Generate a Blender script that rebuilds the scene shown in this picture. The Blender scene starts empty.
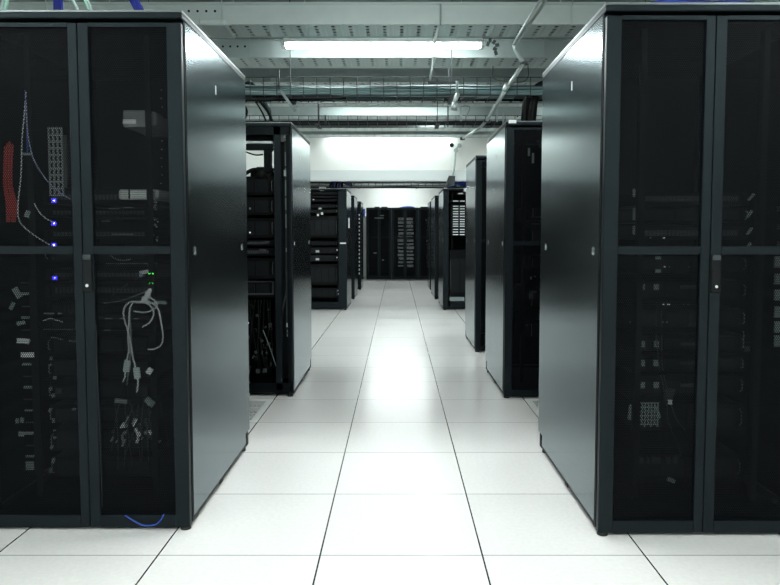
import bpy, math, random
from mathutils import Vector, Matrix
random.seed(7)
S = bpy.context.scene
COL = S.collection
PI = math.pi

# ------------------------------------------------------------------ camera model
F, CX, CY, H = 675.0, 397.0, 275.0, 1.2
TH = math.atan(40 / 675)

def P(u, v, D):
    """world point seen at photo position (u, v) at distance D down the aisle"""
    r = (u - CX) / F; up = (CY - v) / F
    y = math.cos(TH) + up * math.sin(TH); z = -math.sin(TH) + up * math.cos(TH)
    s = D / y
    return Vector((r * s, D, H + z * s))

cam = bpy.data.cameras.new('camera'); co = bpy.data.objects.new('camera', cam); COL.objects.link(co)
co.location = (0, 0, H); co.rotation_euler = (PI / 2 - TH, 0, 0)
cam.sensor_width = 36; cam.sensor_fit = 'HORIZONTAL'; cam.lens = F * 36 / 780
cam.shift_x = -(CX - 390) / 780; cam.shift_y = -(292.5 - CY) / 780
cam.clip_start = 0.05
S.camera = co

# ------------------------------------------------------------------ materials
def mat(name, col, rough=.5, metal=0, emit=None, es=0, spec=.5, noise=0, nscale=20, bump=0, coat=0):
    m = bpy.data.materials.new(name); m.use_nodes = True
    nt = m.node_tree; b = nt.nodes['Principled BSDF']
    b.inputs['Base Color'].default_value = (*col, 1)
    b.inputs['Roughness'].default_value = rough
    b.inputs['Metallic'].default_value = metal
    b.inputs['Specular IOR Level'].default_value = spec
    b.inputs['Coat Weight'].default_value = coat
    if emit:
        b.inputs['Emission Color'].default_value = (*emit, 1); b.inputs['Emission Strength'].default_value = es
    tc = nt.nodes.new('ShaderNodeTexCoord')
    n = nt.nodes.new('ShaderNodeTexNoise'); n.inputs['Scale'].default_value = nscale
    nt.links.new(tc.outputs['Object'], n.inputs['Vector'])
    if noise:
        mx = nt.nodes.new('ShaderNodeMix'); mx.data_type = 'RGBA'
        mx.inputs[6].default_value = (*[c * (1 - noise) for c in col], 1)
        mx.inputs[7].default_value = (*[min(1, c * (1 + noise)) for c in col], 1)
        nt.links.new(n.outputs['Fac'], mx.inputs[0]); nt.links.new(mx.outputs[2], b.inputs['Base Color'])
    if bump:
        bp = nt.nodes.new('ShaderNodeBump'); bp.inputs['Strength'].default_value = bump; bp.inputs['Distance'].default_value = .002
        nt.links.new(n.outputs['Fac'], bp.inputs['Height']); nt.links.new(bp.outputs[0], b.inputs['Normal'])
    return m

M = {}
M['panel'] = mat('black gloss panel', (.100, .118, .126), .19, 1, noise=.05, nscale=3)
M['panel'].node_tree.nodes['Principled BSDF'].inputs['Coat Weight'].default_value = 0
M['frame'] = mat('black door frame', (.0034, .0050, .0064), .42, noise=.1, spec=.22)
M['black'] = mat('black plastic', (.001, .0013, .0016), .5, spec=.15)
M['edge'] = mat('grey edge trim', (.16, .18, .18), .35, .6)
M['steel'] = mat('galvanised steel', (.36, .42, .41), .42, .55, noise=.12, nscale=14)
M['white_steel'] = mat('pale painted tray steel', (.37, .43, .42), .45, .15, noise=.08, nscale=9)
M['chrome'] = mat('chrome', (.8, .82, .82), .2, 1)
M['device'] = mat('dark device', (.0014, .0019, .0023), .5, noise=.2, spec=.1)
M['device2'] = mat('charcoal device', (.005, .0065, .0075), .45, .1, noise=.2, spec=.15)
M['silver'] = mat('silver device', (.55, .6, .6), .4, .3, noise=.25, nscale=60)
M['grey_dev'] = mat('grey device', (.22, .25, .25), .5, .1, noise=.6, nscale=220)
M['label'] = mat('paper label', (.85, .87, .88), .6)
M['wall'] = mat('white wall paint', (.80, .81, .78), .6, noise=.02, nscale=4)
M['fascia'] = mat('grey white fascia', (.62, .66, .66), .45)
M['ceil'] = mat('grey ceiling', (.16, .20, .195), .7, noise=.08, nscale=3)
M['lamp'] = mat('lamp diffuser', (.9, .9, .9), .4, emit=(1.0, 1.0, .97), es=74)
M['lamp'].node_tree.nodes['Principled BSDF'].inputs['Emission Color'].default_value = (.91, 1, .985, 1)
M['panel'].node_tree.nodes['Principled BSDF'].inputs['Specular Tint'].default_value = (.93, .98, 1, 1)
for k_ in ('frame', 'black'): M[k_].node_tree.nodes['Principled BSDF'].inputs['Specular Tint'].default_value = (.72, .92, 1, 1)
M['lamp_mid'] = mat('mid lamp diffuser', (.9, .9, .9), .4, emit=(.91, 1, .985), es=60)
M['lamp_near'] = mat('bright lamp diffuser', (.9, .9, .9), .4, emit=(.95, 1, .98), es=88)
M['lamp_soft'] = mat('dimmer lamp diffuser', (.9, .9, .9), .4, emit=(.91, 1, .985), es=22)
M['lamp_body'] = mat('lamp housing', (.8, .82, .8), .4)
M['rubber'] = mat('rubber', (.01, .01, .01), .6)
for n, c in dict(red=(.42, .05, .04), blue=(.012, .02, .20), blue2=(.04, .09, .42), white=(.62, .66, .68), teal=(.13, .21, .215), grey=(.20, .25, .25),
                 dteal=(.05, .10, .11), pale=(.45, .55, .54), ctblack=(.0012, .0014, .0016), lilac=(.30, .33, .48), green=(.35, .6, .5), dgrey=(.035, .042, .046)).items():
    M['cable_' + n] = mat('cable ' + n, c, .55, spec=.15 if n == 'ctblack' else .3, noise=.15, nscale=40)
M['led_blue'] = mat('blue led', (.1, .1, 1), .4, emit=(.03, .015, 1), es=1.6)
M['led_bluec'] = mat('blue led core', (.5, .5, 1), .4, emit=(.6, .6, 1), es=5)
M['led_green'] = mat('green led', (.1, 1, .1), .4, emit=(.08, 1, .1), es=2.5)
M['led_white'] = mat('white led', (1, 1, 1), .4, emit=(.85, .95, 1), es=.5)

def N(nt, op, a, b=None, c=None):
    n = nt.nodes.new('ShaderNodeMath'); n.operation = op
    for i, x in enumerate((a, b, c)):
        if x is None: continue
        if isinstance(x, (int, float)): n.inputs[i].default_value = x
        else: nt.links.new(x, n.inputs[i])
    return n.outputs[0]

def hole_mat(name, col, rough, pitch, rad, metal=0, plane='xz', spec=.5):
    """sheet pierced by a staggered hole pattern (object space)"""
    m = bpy.data.materials.new(name); m.use_nodes = True; nt = m.node_tree
    b = nt.nodes['Principled BSDF']; out = nt.nodes['Material Output']
    b.inputs['Base Color'].default_value = (*col, 1); b.inputs['Roughness'].default_value = rough; b.inputs['Metallic'].default_value = metal
    b.inputs['Specular IOR Level'].default_value = spec
    tc = nt.nodes.new('ShaderNodeTexCoord'); sp = nt.nodes.new('ShaderNodeSeparateXYZ'); nt.links.new(tc.outputs['Object'], sp.inputs[0])
    x = sp.outputs['X']; z = sp.outputs['Z' if plane == 'xz' else 'Y']
    def dots(ox, oz):
        a = N(nt, 'PINGPONG', N(nt, 'ADD', x, ox), pitch / 2)
        c = N(nt, 'PINGPONG', N(nt, 'ADD', z, oz), pitch * .866)
        return N(nt, 'ADD', N(nt, 'MULTIPLY', a, a), N(nt, 'MULTIPLY', c, c))
    d = N(nt, 'MINIMUM', dots(50, 50), dots(50 + pitch / 2, 50 + pitch * .866))
    hole = N(nt, 'LESS_THAN', d, rad * rad)
    tr = nt.nodes.new('ShaderNodeBsdfTransparent'); mx = nt.nodes.new('ShaderNodeMixShader')
    nt.links.new(hole, mx.inputs[0]); nt.links.new(b.outputs[0], mx.inputs[1]); nt.links.new(tr.outputs[0], mx.inputs[2]); nt.links.new(mx.outputs[0], out.inputs[0])
    return m
M['mesh'] = hole_mat('perforated door sheet', (.0022, .0034, .0048), .45, .0080, .0032, spec=.13)
M['floor_perf'] = hole_mat('perforated floor sheet', (.62, .64, .63), .45, .030, .0115, plane='xy')

def slot_mat():
    m = bpy.data.materials.new('slotted tray steel'); m.use_nodes = True; nt = m.node_tree
    b = nt.nodes['Principled BSDF']; out = nt.nodes['Material Output']
    b.inputs['Base Color'].default_value = (.46, .54, .52, 1); b.inputs['Roughness'].default_value = .45; b.inputs['Metallic'].default_value = .15
    tc = nt.nodes.new('ShaderNodeTexCoord'); sp = nt.nodes.new('ShaderNodeSeparateXYZ'); nt.links.new(tc.outputs['Object'], sp.inputs[0])
    ax = N(nt, 'PINGPONG', N(nt, 'ADD', sp.outputs['X'], 12.0 - .033), .06)
    ay = N(nt, 'PINGPONG', N(nt, 'ADD', sp.outputs['Y'], 0.0), .0325)
    ins = N(nt, 'LESS_THAN', N(nt, 'ADD', N(nt, 'POWER', N(nt, 'DIVIDE', ax, .015), 2), N(nt, 'POWER', N(nt, 'DIVIDE', ay, .019), 2)), 1)
    iny = N(nt, 'MULTIPLY', N(nt, 'GREATER_THAN', sp.outputs['Y'], .035), N(nt, 'LESS_THAN', sp.outputs['Y'], .29))
    hole = N(nt, 'MULTIPLY', ins, iny)
    tr = nt.nodes.new('ShaderNodeBsdfTransparent'); mx = nt.nodes.new('ShaderNodeMixShader')
    nt.links.new(hole, mx.inputs[0]); nt.links.new(b.outputs[0], mx.inputs[1]); nt.links.new(tr.outputs[0], mx.inputs[2]); nt.links.new(mx.outputs[0], out.inputs[0])
    return m
M['slots'] = slot_mat()

FX0, FY0 = .016, 2.467 - .6 * 12
def floor_mat():
    m = bpy.data.materials.new('white laminate floor tiles'); m.use_nodes = True; nt = m.node_tree; b = nt.nodes['Principled BSDF']
    tc = nt.nodes.new('ShaderNodeTexCoord'); sp = nt.nodes.new('ShaderNodeSeparateXYZ'); nt.links.new(tc.outputs['Object'], sp.inputs[0])
    ax = N(nt, 'PINGPONG', N(nt, 'ADD', sp.outputs['X'], 12.18 - FX0 + .3045), .3045)
    ay = N(nt, 'PINGPONG', N(nt, 'ADD', sp.outputs['Y'], 12.0 - .067 - .0), .3)
    lx = N(nt, 'LESS_THAN', ax, .0032); ly = N(nt, 'LESS_THAN', ay, .0022)
    n = nt.nodes.new('ShaderNodeTexNoise'); n.inputs['Scale'].default_value = 55; n.inputs['Detail'].default_value = 5
    nt.links.new(tc.outputs['Object'], n.inputs['Vector'])
    vr = nt.nodes.new('ShaderNodeValToRGB'); vr.color_ramp.elements[0].position = .3; vr.color_ramp.elements[1].position = .7
    vr.color_ramp.elements[0].color = (.86, .845, .83, 1); vr.color_ramp.elements[1].color = (.92, .905, .89, 1)
    nt.links.new(n.outputs['Fac'], vr.inputs[0])
    # per tile tint
    w = nt.nodes.new('ShaderNodeTexWhiteNoise'); w.noise_dimensions = '2D'; cb = nt.nodes.new('ShaderNodeCombineXYZ')
    nt.links.new(N(nt, 'FLOOR', N(nt, 'DIVIDE', N(nt, 'ADD', sp.outputs['X'], 12.18 - FX0 + .3045), .609)), cb.inputs[0])
    nt.links.new(N(nt, 'FLOOR', N(nt, 'DIVIDE', N(nt, 'ADD', sp.outputs['Y'], 12.0 - .067), .6)), cb.inputs[1])
    nt.links.new(cb.outputs[0], w.inputs['Vector'])
    t = nt.nodes.new('ShaderNodeMix'); t.data_type = 'RGBA'; t.blend_type = 'MULTIPLY'; t.inputs[0].default_value = 1
    g = N(nt, 'MULTIPLY_ADD', w.outputs['Value'], .05, .95)
    cc = nt.nodes.new('ShaderNodeCombineColor'); [nt.links.new(g, cc.inputs[i]) for i in range(3)]
    nt.links.new(vr.outputs[0], t.inputs[6]); nt.links.new(cc.outputs[0], t.inputs[7])
    m1 = nt.nodes.new('ShaderNodeMix'); m1.data_type = 'RGBA'; nt.links.new(ly, m1.inputs[0]); nt.links.new(t.outputs[2], m1.inputs[6]); m1.inputs[7].default_value = (.22, .23, .23, 1)
    m2 = nt.nodes.new('ShaderNodeMix'); m2.data_type = 'RGBA'; nt.links.new(lx, m2.inputs[0]); nt.links.new(m1.outputs[2], m2.inputs[6]); m2.inputs[7].default_value = (.03, .035, .035, 1)
    nt.links.new(m2.outputs[2], b.inputs['Base Color'])
    b.inputs['Roughness'].default_value = .22; b.inputs['Specular IOR Level'].default_value = .6
    return m
M['floor'] = floor_mat()

# ------------------------------------------------------------------ mesh builder
class MB:
    def __init__(s): s.v = []; s.f = []
    def box(s, x0, x1, y0, y1, z0, z1, b=0):
        if b <= 0:
            i = len(s.v)
            s.v += [(x0, y0, z0), (x1, y0, z0), (x1, y1, z0), (x0, y1, z0), (x0, y0, z1), (x1, y0, z1), (x1, y1, z1), (x0, y1, z1)]
            s.f += [(i, i+3, i+2, i+1), (i+4, i+5, i+6, i+7), (i, i+1, i+5, i+4), (i+1, i+2, i+6, i+5), (i+2, i+3, i+7, i+6), (i+3, i, i+4, i+7)]
            return s
        b = min(b, (x1-x0)*.45, (y1-y0)*.45, (z1-z0)*.45)
        # chamfered box via 24 verts
        i = len(s.v); idx = {}
        for sx in (0, 1):
            for sy in (0, 1):
                for sz in (0, 1):
                    X = (x0, x1)[sx]; Y = (y0, y1)[sy]; Z = (z0, z1)[sz]; dx = b if sx == 0 else -b; dy = b if sy == 0 else -b; dz = b if sz == 0 else -b
                    idx[sx, sy, sz] = (len(s.v), len(s.v)+1, len(s.v)+2)
                    s.v += [(X, Y+dy, Z+dz), (X+dx, Y, Z+dz), (X+dx, Y+dy, Z)]
        def q(k, pts): s.f.append(tuple(idx[p][k] for p in pts))
        q(0, [(0,0,0),(0,0,1),(0,1,1),(0,1,0)]); q(0, [(1,0,0),(1,1,0),(1,1,1),(1,0,1)])
        q(1, [(0,0,0),(1,0,0),(1,0,1),(0,0,1)]); q(1, [(0,1,0),(0,1,1),(1,1,1),(1,1,0)])
        q(2, [(0,0,0),(0,1,0),(1,1,0),(1,0,0)]); q(2, [(0,0,1),(1,0,1),(1,1,1),(0,1,1)])
        for a in (0, 1):
            for c in (0, 1):
                A, B = idx[0, a, c], idx[1, a, c]; s.f.append((A[1], B[1], B[2], A[2]))
                A, B = idx[a, 0, c], idx[a, 1, c]; s.f.append((A[0], B[0], B[2], A[2]))
                A, B = idx[a, c, 0], idx[a, c, 1]; s.f.append((A[0], B[0], B[1], A[1]))
        for k in idx: s.f.append(idx[k])
        return s
    def obox(s, c, dims, rot):
        t = MB().box(-dims[0]/2, dims[0]/2, -dims[1]/2, dims[1]/2, -dims[2]/2, dims[2]/2)
        i = len(s.v); s.v += [tuple(Vector(c) + rot @ Vector(p)) for p in t.v]; s.f += [tuple(i+k for k in f) for f in t.f]; return s
    def tube(s, pts, r, n=6, smooth=True, caps=True):
        P_ = [Vector(p) for p in pts]
        if smooth and len(P_) > 2:
            Q = []
            for i in range(len(P_)-1):
                p0 = P_[max(i-1, 0)]; p1 = P_[i]; p2 = P_[i+1]; p3 = P_[min(i+2, len(P_)-1)]
                for k in range(5):
                    t = k/5
                    Q.append(.5*((2*p1)+(p2-p0)*t+(2*p0-5*p1+4*p2-p3)*t*t+(3*p1-p0-3*p2+p3)*t**3))
            Q.append(P_[-1]); P_ = Q
        i0 = len(s.v); up = None
        for i, p in enumerate(P_):
            d = (P_[min(i+1, len(P_)-1)] - P_[max(i-1, 0)]).normalized()
            if up is None:
                up = Vector((0, 0, 1)) if abs(d.z) < .9 else Vector((1, 0, 0))
            a = d.cross(up)
            if a.length < 1e-5: a = d.cross(Vector((0, 1, 0)))
            a.normalize(); b = a.cross(d).normalized(); up = b
            for k in range(n):
                t = 2*PI*k/n; s.v.append(tuple(p + a*math.cos(t)*r + b*math.sin(t)*r))
        for i in range(len(P_)-1):
            for k in range(n):
                a = i0+i*n+k; b = i0+i*n+(k+1) % n; s.f.append((a, b, b+n, a+n))
        if caps:
            s.f.append(tuple(i0+k for k in range(n))[::-1]); s.f.append(tuple(i0+(len(P_)-1)*n+k for k in range(n)))
        return s
    def cyl(s, c0, c1, r, n=14): return s.tube([c0, c1], r, n, False)
    def build(s, name, m, parent=None, loc=None, smooth=False):
        me = bpy.data.meshes.new(name); me.from_pydata(s.v, [], s.f)
        import bmesh
        bm = bmesh.new(); bm.from_mesh(me); bmesh.ops.recalc_face_normals(bm, faces=bm.faces); bm.to_mesh(me); bm.free()
        me.materials.append(M[m] if isinstance(m, str) else m)
        if smooth:
            for p in me.polygons: p.use_smooth = len(p.vertices) == 4
        o = bpy.data.objects.new(name, me); COL.objects.link(o)
        if parent: o.parent = parent
        if loc: o.location = loc
        return o

def tag(o, label=None, cat=None, group=None, kind=None):
    if label: o['label'] = label
    if cat: o['category'] = cat
    if group: o['group'] = group
    if kind: o['kind'] = kind
    return o
def thing(name, label, cat, loc=(0, 0, 0), group=None, rz=0):
    o = bpy.data.objects.new(name, None); COL.objects.link(o); o.location = loc; o.rotation_euler = (0, 0, rz); o.empty_display_size = .1
    return tag(o, label, cat, group)
def structure(name, mb, m, label=None): return tag(mb.build(name, m), label, None, None, 'structure')
def cable(name, pts, r, m, label, group=None, n=6, cat='cable'):
    return tag(MB().tube(pts, r, n).build(name, m, smooth=True), label, cat, group)
ORD = 'first second third fourth fifth sixth seventh eighth ninth tenth eleventh twelfth thirteenth fourteenth fifteenth sixteenth seventeenth eighteenth nineteenth twentieth'.split()

# ------------------------------------------------------------------ room shell
XW = 4.2; YF = -3.0; YB = 19.3; ZC = 3.0; YM = 10.42
fl = MB(); xs = []
hx = [(-1.507, -.898), (.929, 1.538)]           # grid columns with perforated tiles
ty = (4.267, 4.867)
def fq(x0, x1, y0, y1): fl.box(x0, x1, y0, y1, -.05, 0)
fq(-XW, XW, YF, ty[0]); fq(-XW, XW, ty[1], YB)
fq(-XW, hx[0][0], *ty); fq(hx[0][1], hx[1][0], *ty); fq(hx[1][1], XW, *ty)
structure('floor', fl, 'floor')
structure('subfloor', MB().box(-XW, XW, 3.6, 5.5, -.4, -.38), 'black')
structure('ceiling', MB().box(-XW, XW, YF, YB, ZC, ZC + .05), 'ceil')
structure('wall_left', MB().box(-XW - .1, -XW, YF, YB, 0, ZC), 'wall')
structure('wall_right', MB().box(XW, XW + .1, YF, YB, 0, ZC), 'wall')
structure('wall_back', MB().box(-XW, XW, YB, YB + .1, 0, ZC), 'wall')
structure('wall_front', MB().box(-XW, XW, YF - .1, YF, 0, ZC), 'wall')
structure('wall_middle', MB().box(-XW, XW, YM, YM + .12, 2.19, ZC), 'wall')
structure('trim_1', MB().box(-XW, XW, YM - .02, YM + .14, 2.03, 2.19), 'fascia')

for i, (x0, x1) in enumerate(hx):
    t = thing('perforated_floor_tile', ['white perforated floor tile set between the left cabinets, showing slotted grey holes',
                                        'white perforated floor tile set between the right cabinets, mostly hidden behind the nearest'][i], 'floor tile', (x0, ty[0], 0))
    f = MB(); w = .609; e = .003
    f.box(e, w - e, e, .05, -.035, .001); f.box(e, w - e, w - .05, w - e, -.035, .001); f.box(e, .05, .05, w - .05, -.035, .001); f.box(w - .05, w - e, .05, w - .05, -.035, .001)
    for yy in (.205, .375): f.box(.05, w - .05, yy, yy + .02, -.03, .001)
    f.build('tile_frame', M['lamp_body'], t)
    q = MB()
    for a, b in ((.05, .205), (.225, .375), (.395, .55)): q.box(.05, w - .05, a, b, -.004, -.002)
    q.build('perforated_sheet', 'floor_perf', t)

# ------------------------------------------------------------------ lamps
def lamp(x0, x1, y, z, label, group=None, es=None):
    t = thing('ceiling_light', label, 'ceiling light', ((x0 + x1) / 2, y, z), group); L = (x1 - x0) / 2
    b = MB(); b.box(-L, L, -.06, .06, .012, .045, .006); b.box(-L, L, -.012, .012, .045, .07); b.build('housing', 'lamp_body', t)
    MB().box(-L + .02, L - .02, -.045, .045, -.012, .012, .008).build('diffuser', es or 'lamp', t)
    for sx in (-1, 1):
        MB().box(sx * L - .015, sx * L + .015, -.05, .05, -.014, .03, .004).build('end_cap', 'lamp_body', t)
        MB().cyl((sx * L * .79, 0, .07), (sx * L * .79, 0, ZC - z), .004, 6).build('hanger_rod', 'steel', t)
    return t
lamp(-.87, .655, 5.30, 2.655, 'long bright tube light hanging between the two nearest slotted trays over the aisle')
lamp(-.80, .60, 7.86, 2.725, 'tube light seen as a thin line below the wire basket of teal cables', None, 'lamp_mid')
lamp(.32, .62, 8.95, 2.735, 'short tube light glimpsed over the black cable run of the farther basket')
lamp(-1.05, .85, 10.27, 2.73, 'tube light hidden by the last tray, washing the white middle wall', None, 'lamp_soft')
G = 'tube lights behind the view'
for y in (3.05, .8, -1.5):
    lamp(-.75, .75, y, 2.70, 'tube light over the near end of the aisle, above the picture', G, 'lamp_near')
for y in (.8, -1.5):
    for a, b in ((-3.55, -2.05), (1.95, 3.45)):
        lamp(a, b, y, 2.70, 'tube light mirrored as a pale streak in the mesh doors', 'tube lights mirrored in the doors')
for y in (5.3, 7.86, 9.5):  # middle pair added out of sight to brighten the aisle floor
    for a, b in ((-3.55, -2.05), (1.95, 3.45)):
        lamp(a, b, y, 2.68, 'side tube light hidden behind the near cabinets', 'tube lights behind the cabinets')
for k, y in enumerate((12.2, 14.9, 18.4)):
    lamp(-.75, .75, y, 2.62, 'tube light in the far room, %s beyond the white partition' % ORD[k])

# ------------------------------------------------------------------ slotted ceiling trays
TR = [4.74, 5.61, 6.50, 7.40, 8.30, 9.20, 9.83]
for k, y in enumerate(TR):
    d = [.30, .36, .34, .34, .34, .34, .30][k]
    t = thing('slotted_cable_tray', 'pale steel cable tray with rows of slots, %s one from the camera' % ORD[k] if k < 6 else 'pale slotted cable tray hung against the white middle wall', 'cable tray', (0, y, 2.65))
    sb = MB().box(-3.9, 3.9, 0, d, 0, .002)
    s = MB(); s.box(-3.9, 3.9, -.004, 0, -.002, .14); s.box(-3.9, 3.9, -.016, .004, .13, .142); s.box(-3.9, 3.9, -.012, 0, -.006, .004)
    s.build('side_rail', 'white_steel', t); s = MB(); s.box(-3.9, 3.9, d, d + .004, -.006, .14); s.box(-3.9, 3.9, d - .004, d + .016, .13, .142)
    s.build('side_rail', 'white_steel', t)
    for i in range(-32, 32):
        xc = i * .12 + .033 + .05; sb.box(xc - .011, xc + .011, .02, d - .02, -.004, 0, .002)
    sb.build('slotted_base', 'slots', t)
    if k < 2:
        x0 = (-1.43, -1.42)[k]
        for i in range(4): MB().cyl((x0 + .06 * i, -.0055, .085), (x0 + .06 * i, -.003, .085), .009, 8).build('bolt_hole', 'black', t)
    for sx in (-2.4, -1.2, 1.2, 2.4):
        for yy in (-.02, d + .02): MB().cyl((sx, yy, .0), (sx, yy, ZC - 2.65), .004, 6).build('hanger_rod', 'steel', t)
    if k < 6: MB().box(-3.85, 3.85, .02, d - .02, .045, .075, .01).build('cable_load', 'cable_ctblack', t)  # black strip added above the slots so they read dark
    sp = MB(); sp.box(-1.36, -1.18, -.02, d + .01, -.012, .03, .01) if k == 0 else sp.box(-2.5, -2.3, -.01, d, -.006, .03)
    sp.build('joint_plate', 'white_steel', t)

# ------------------------------------------------------------------ wire baskets
def basket(y0, y1, z0, z1, x0, x1, step, label, r=.0036):
    t = thing('wire_basket_tray', label, 'cable basket', (0, y0, z0)); w = y1 - y0; h = z1 - z0; b = MB()
    for yy, zz in ((0, h), (0, h*.5), (0, 0), (w*.25, 0), (w*.5, 0), (w*.75, 0), (w, 0), (w, h*.5), (w, h)):
        b.tube([(x0, yy, zz), (x1, yy, zz)], r, 5, False)
    n = int((x1-x0)/step)
    for i in range(n+1):
        xx = x0 + i*step; b.tube([(xx, 0, h), (xx, 0, 0), (xx, w, 0), (xx, w, h)], r, 5, False)
    b.build('wire_mesh', 'cable_dgrey', t)
    for xx in (-1.9, -.82, .42, 1.9):
        g = MB(); g.cyl((xx, w/2, -.01), (xx, w/2, ZC - z0), .0045, 6); g.box(xx-.02, xx+.02, -.01, w+.01, -.012, -.004); g.build('hanger_rod', 'cable_dgrey', t)
    return t
basket(5.13, 5.42, 2.245, 2.378, -3.6, 3.6, .1, 'wire basket tray full of teal cables crossing above the second cabinets')
basket(6.95, 7.25, 2.338, 2.412, -3.6, 3.6, .1, 'wire basket tray with a black cable run, further off behind the first basket', .0032)
basket(12.6, 12.95, 2.18, 2.28, -3.6, 3.6, .15, 'wire basket tray low over the far aisle past the partition', .004)
basket(14.2, 14.5, 2.20, 2.30, -3.6, 3.6, .15, 'farthest wire basket tray, over the end of the aisle', .004)
cols = ['cable_teal', 'cable_dteal', 'cable_grey', 'cable_teal', 'cable_pale', 'cable_dteal']
for i in range(26):
    layer = i // 9; yb = 5.155 + (i % 9)*.030; zb = 2.262 + layer*.022
    pts = [(x, yb + random.uniform(-.012, .012), zb + random.uniform(-.006, .010) + (.02 if abs(x) > 1.2 else 0)) for x in [-3.5+.5*j for j in range(15)]]
    cable('basket_cable', pts, random.choice((.007, .009, .011)), cols[i % 6], 'long teal or grey cable lying in the near wire basket', 'cables lying in the near wire basket', 5)
for i in range(7):
    pts = [(x, 6.99 + i*.035 + random.uniform(-.01, .01), 2.352 + random.uniform(-.003, .006)) for x in [-3.5+.7*j for j in range(11)]]
    cable('basket_cable', pts, .013 if i < 4 else .007, 'cable_ctblack' if i < 5 else 'cable_grey', 'black cable lying in the farther wire basket', 'cables lying in the farther wire basket', 5)
for j, (yy, zz) in enumerate(((12.6, 2.18), (14.2, 2.2))):
    for i in range(6):
        pts = [(x, yy+.04+i*.045, zz+.02+random.uniform(0, .025)) for x in [-3.4+.68*k for k in range(11)]]
        cable('basket_cable', pts, .014, ['cable_grey', 'cable_pale', 'cable_dgrey'][i % 3], ('cable lying in the basket just past the partition', 'cable lying in the farthest basket')[j], 'cables in the far baskets' + (' beyond', ' at the end')[j], 5)

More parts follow.
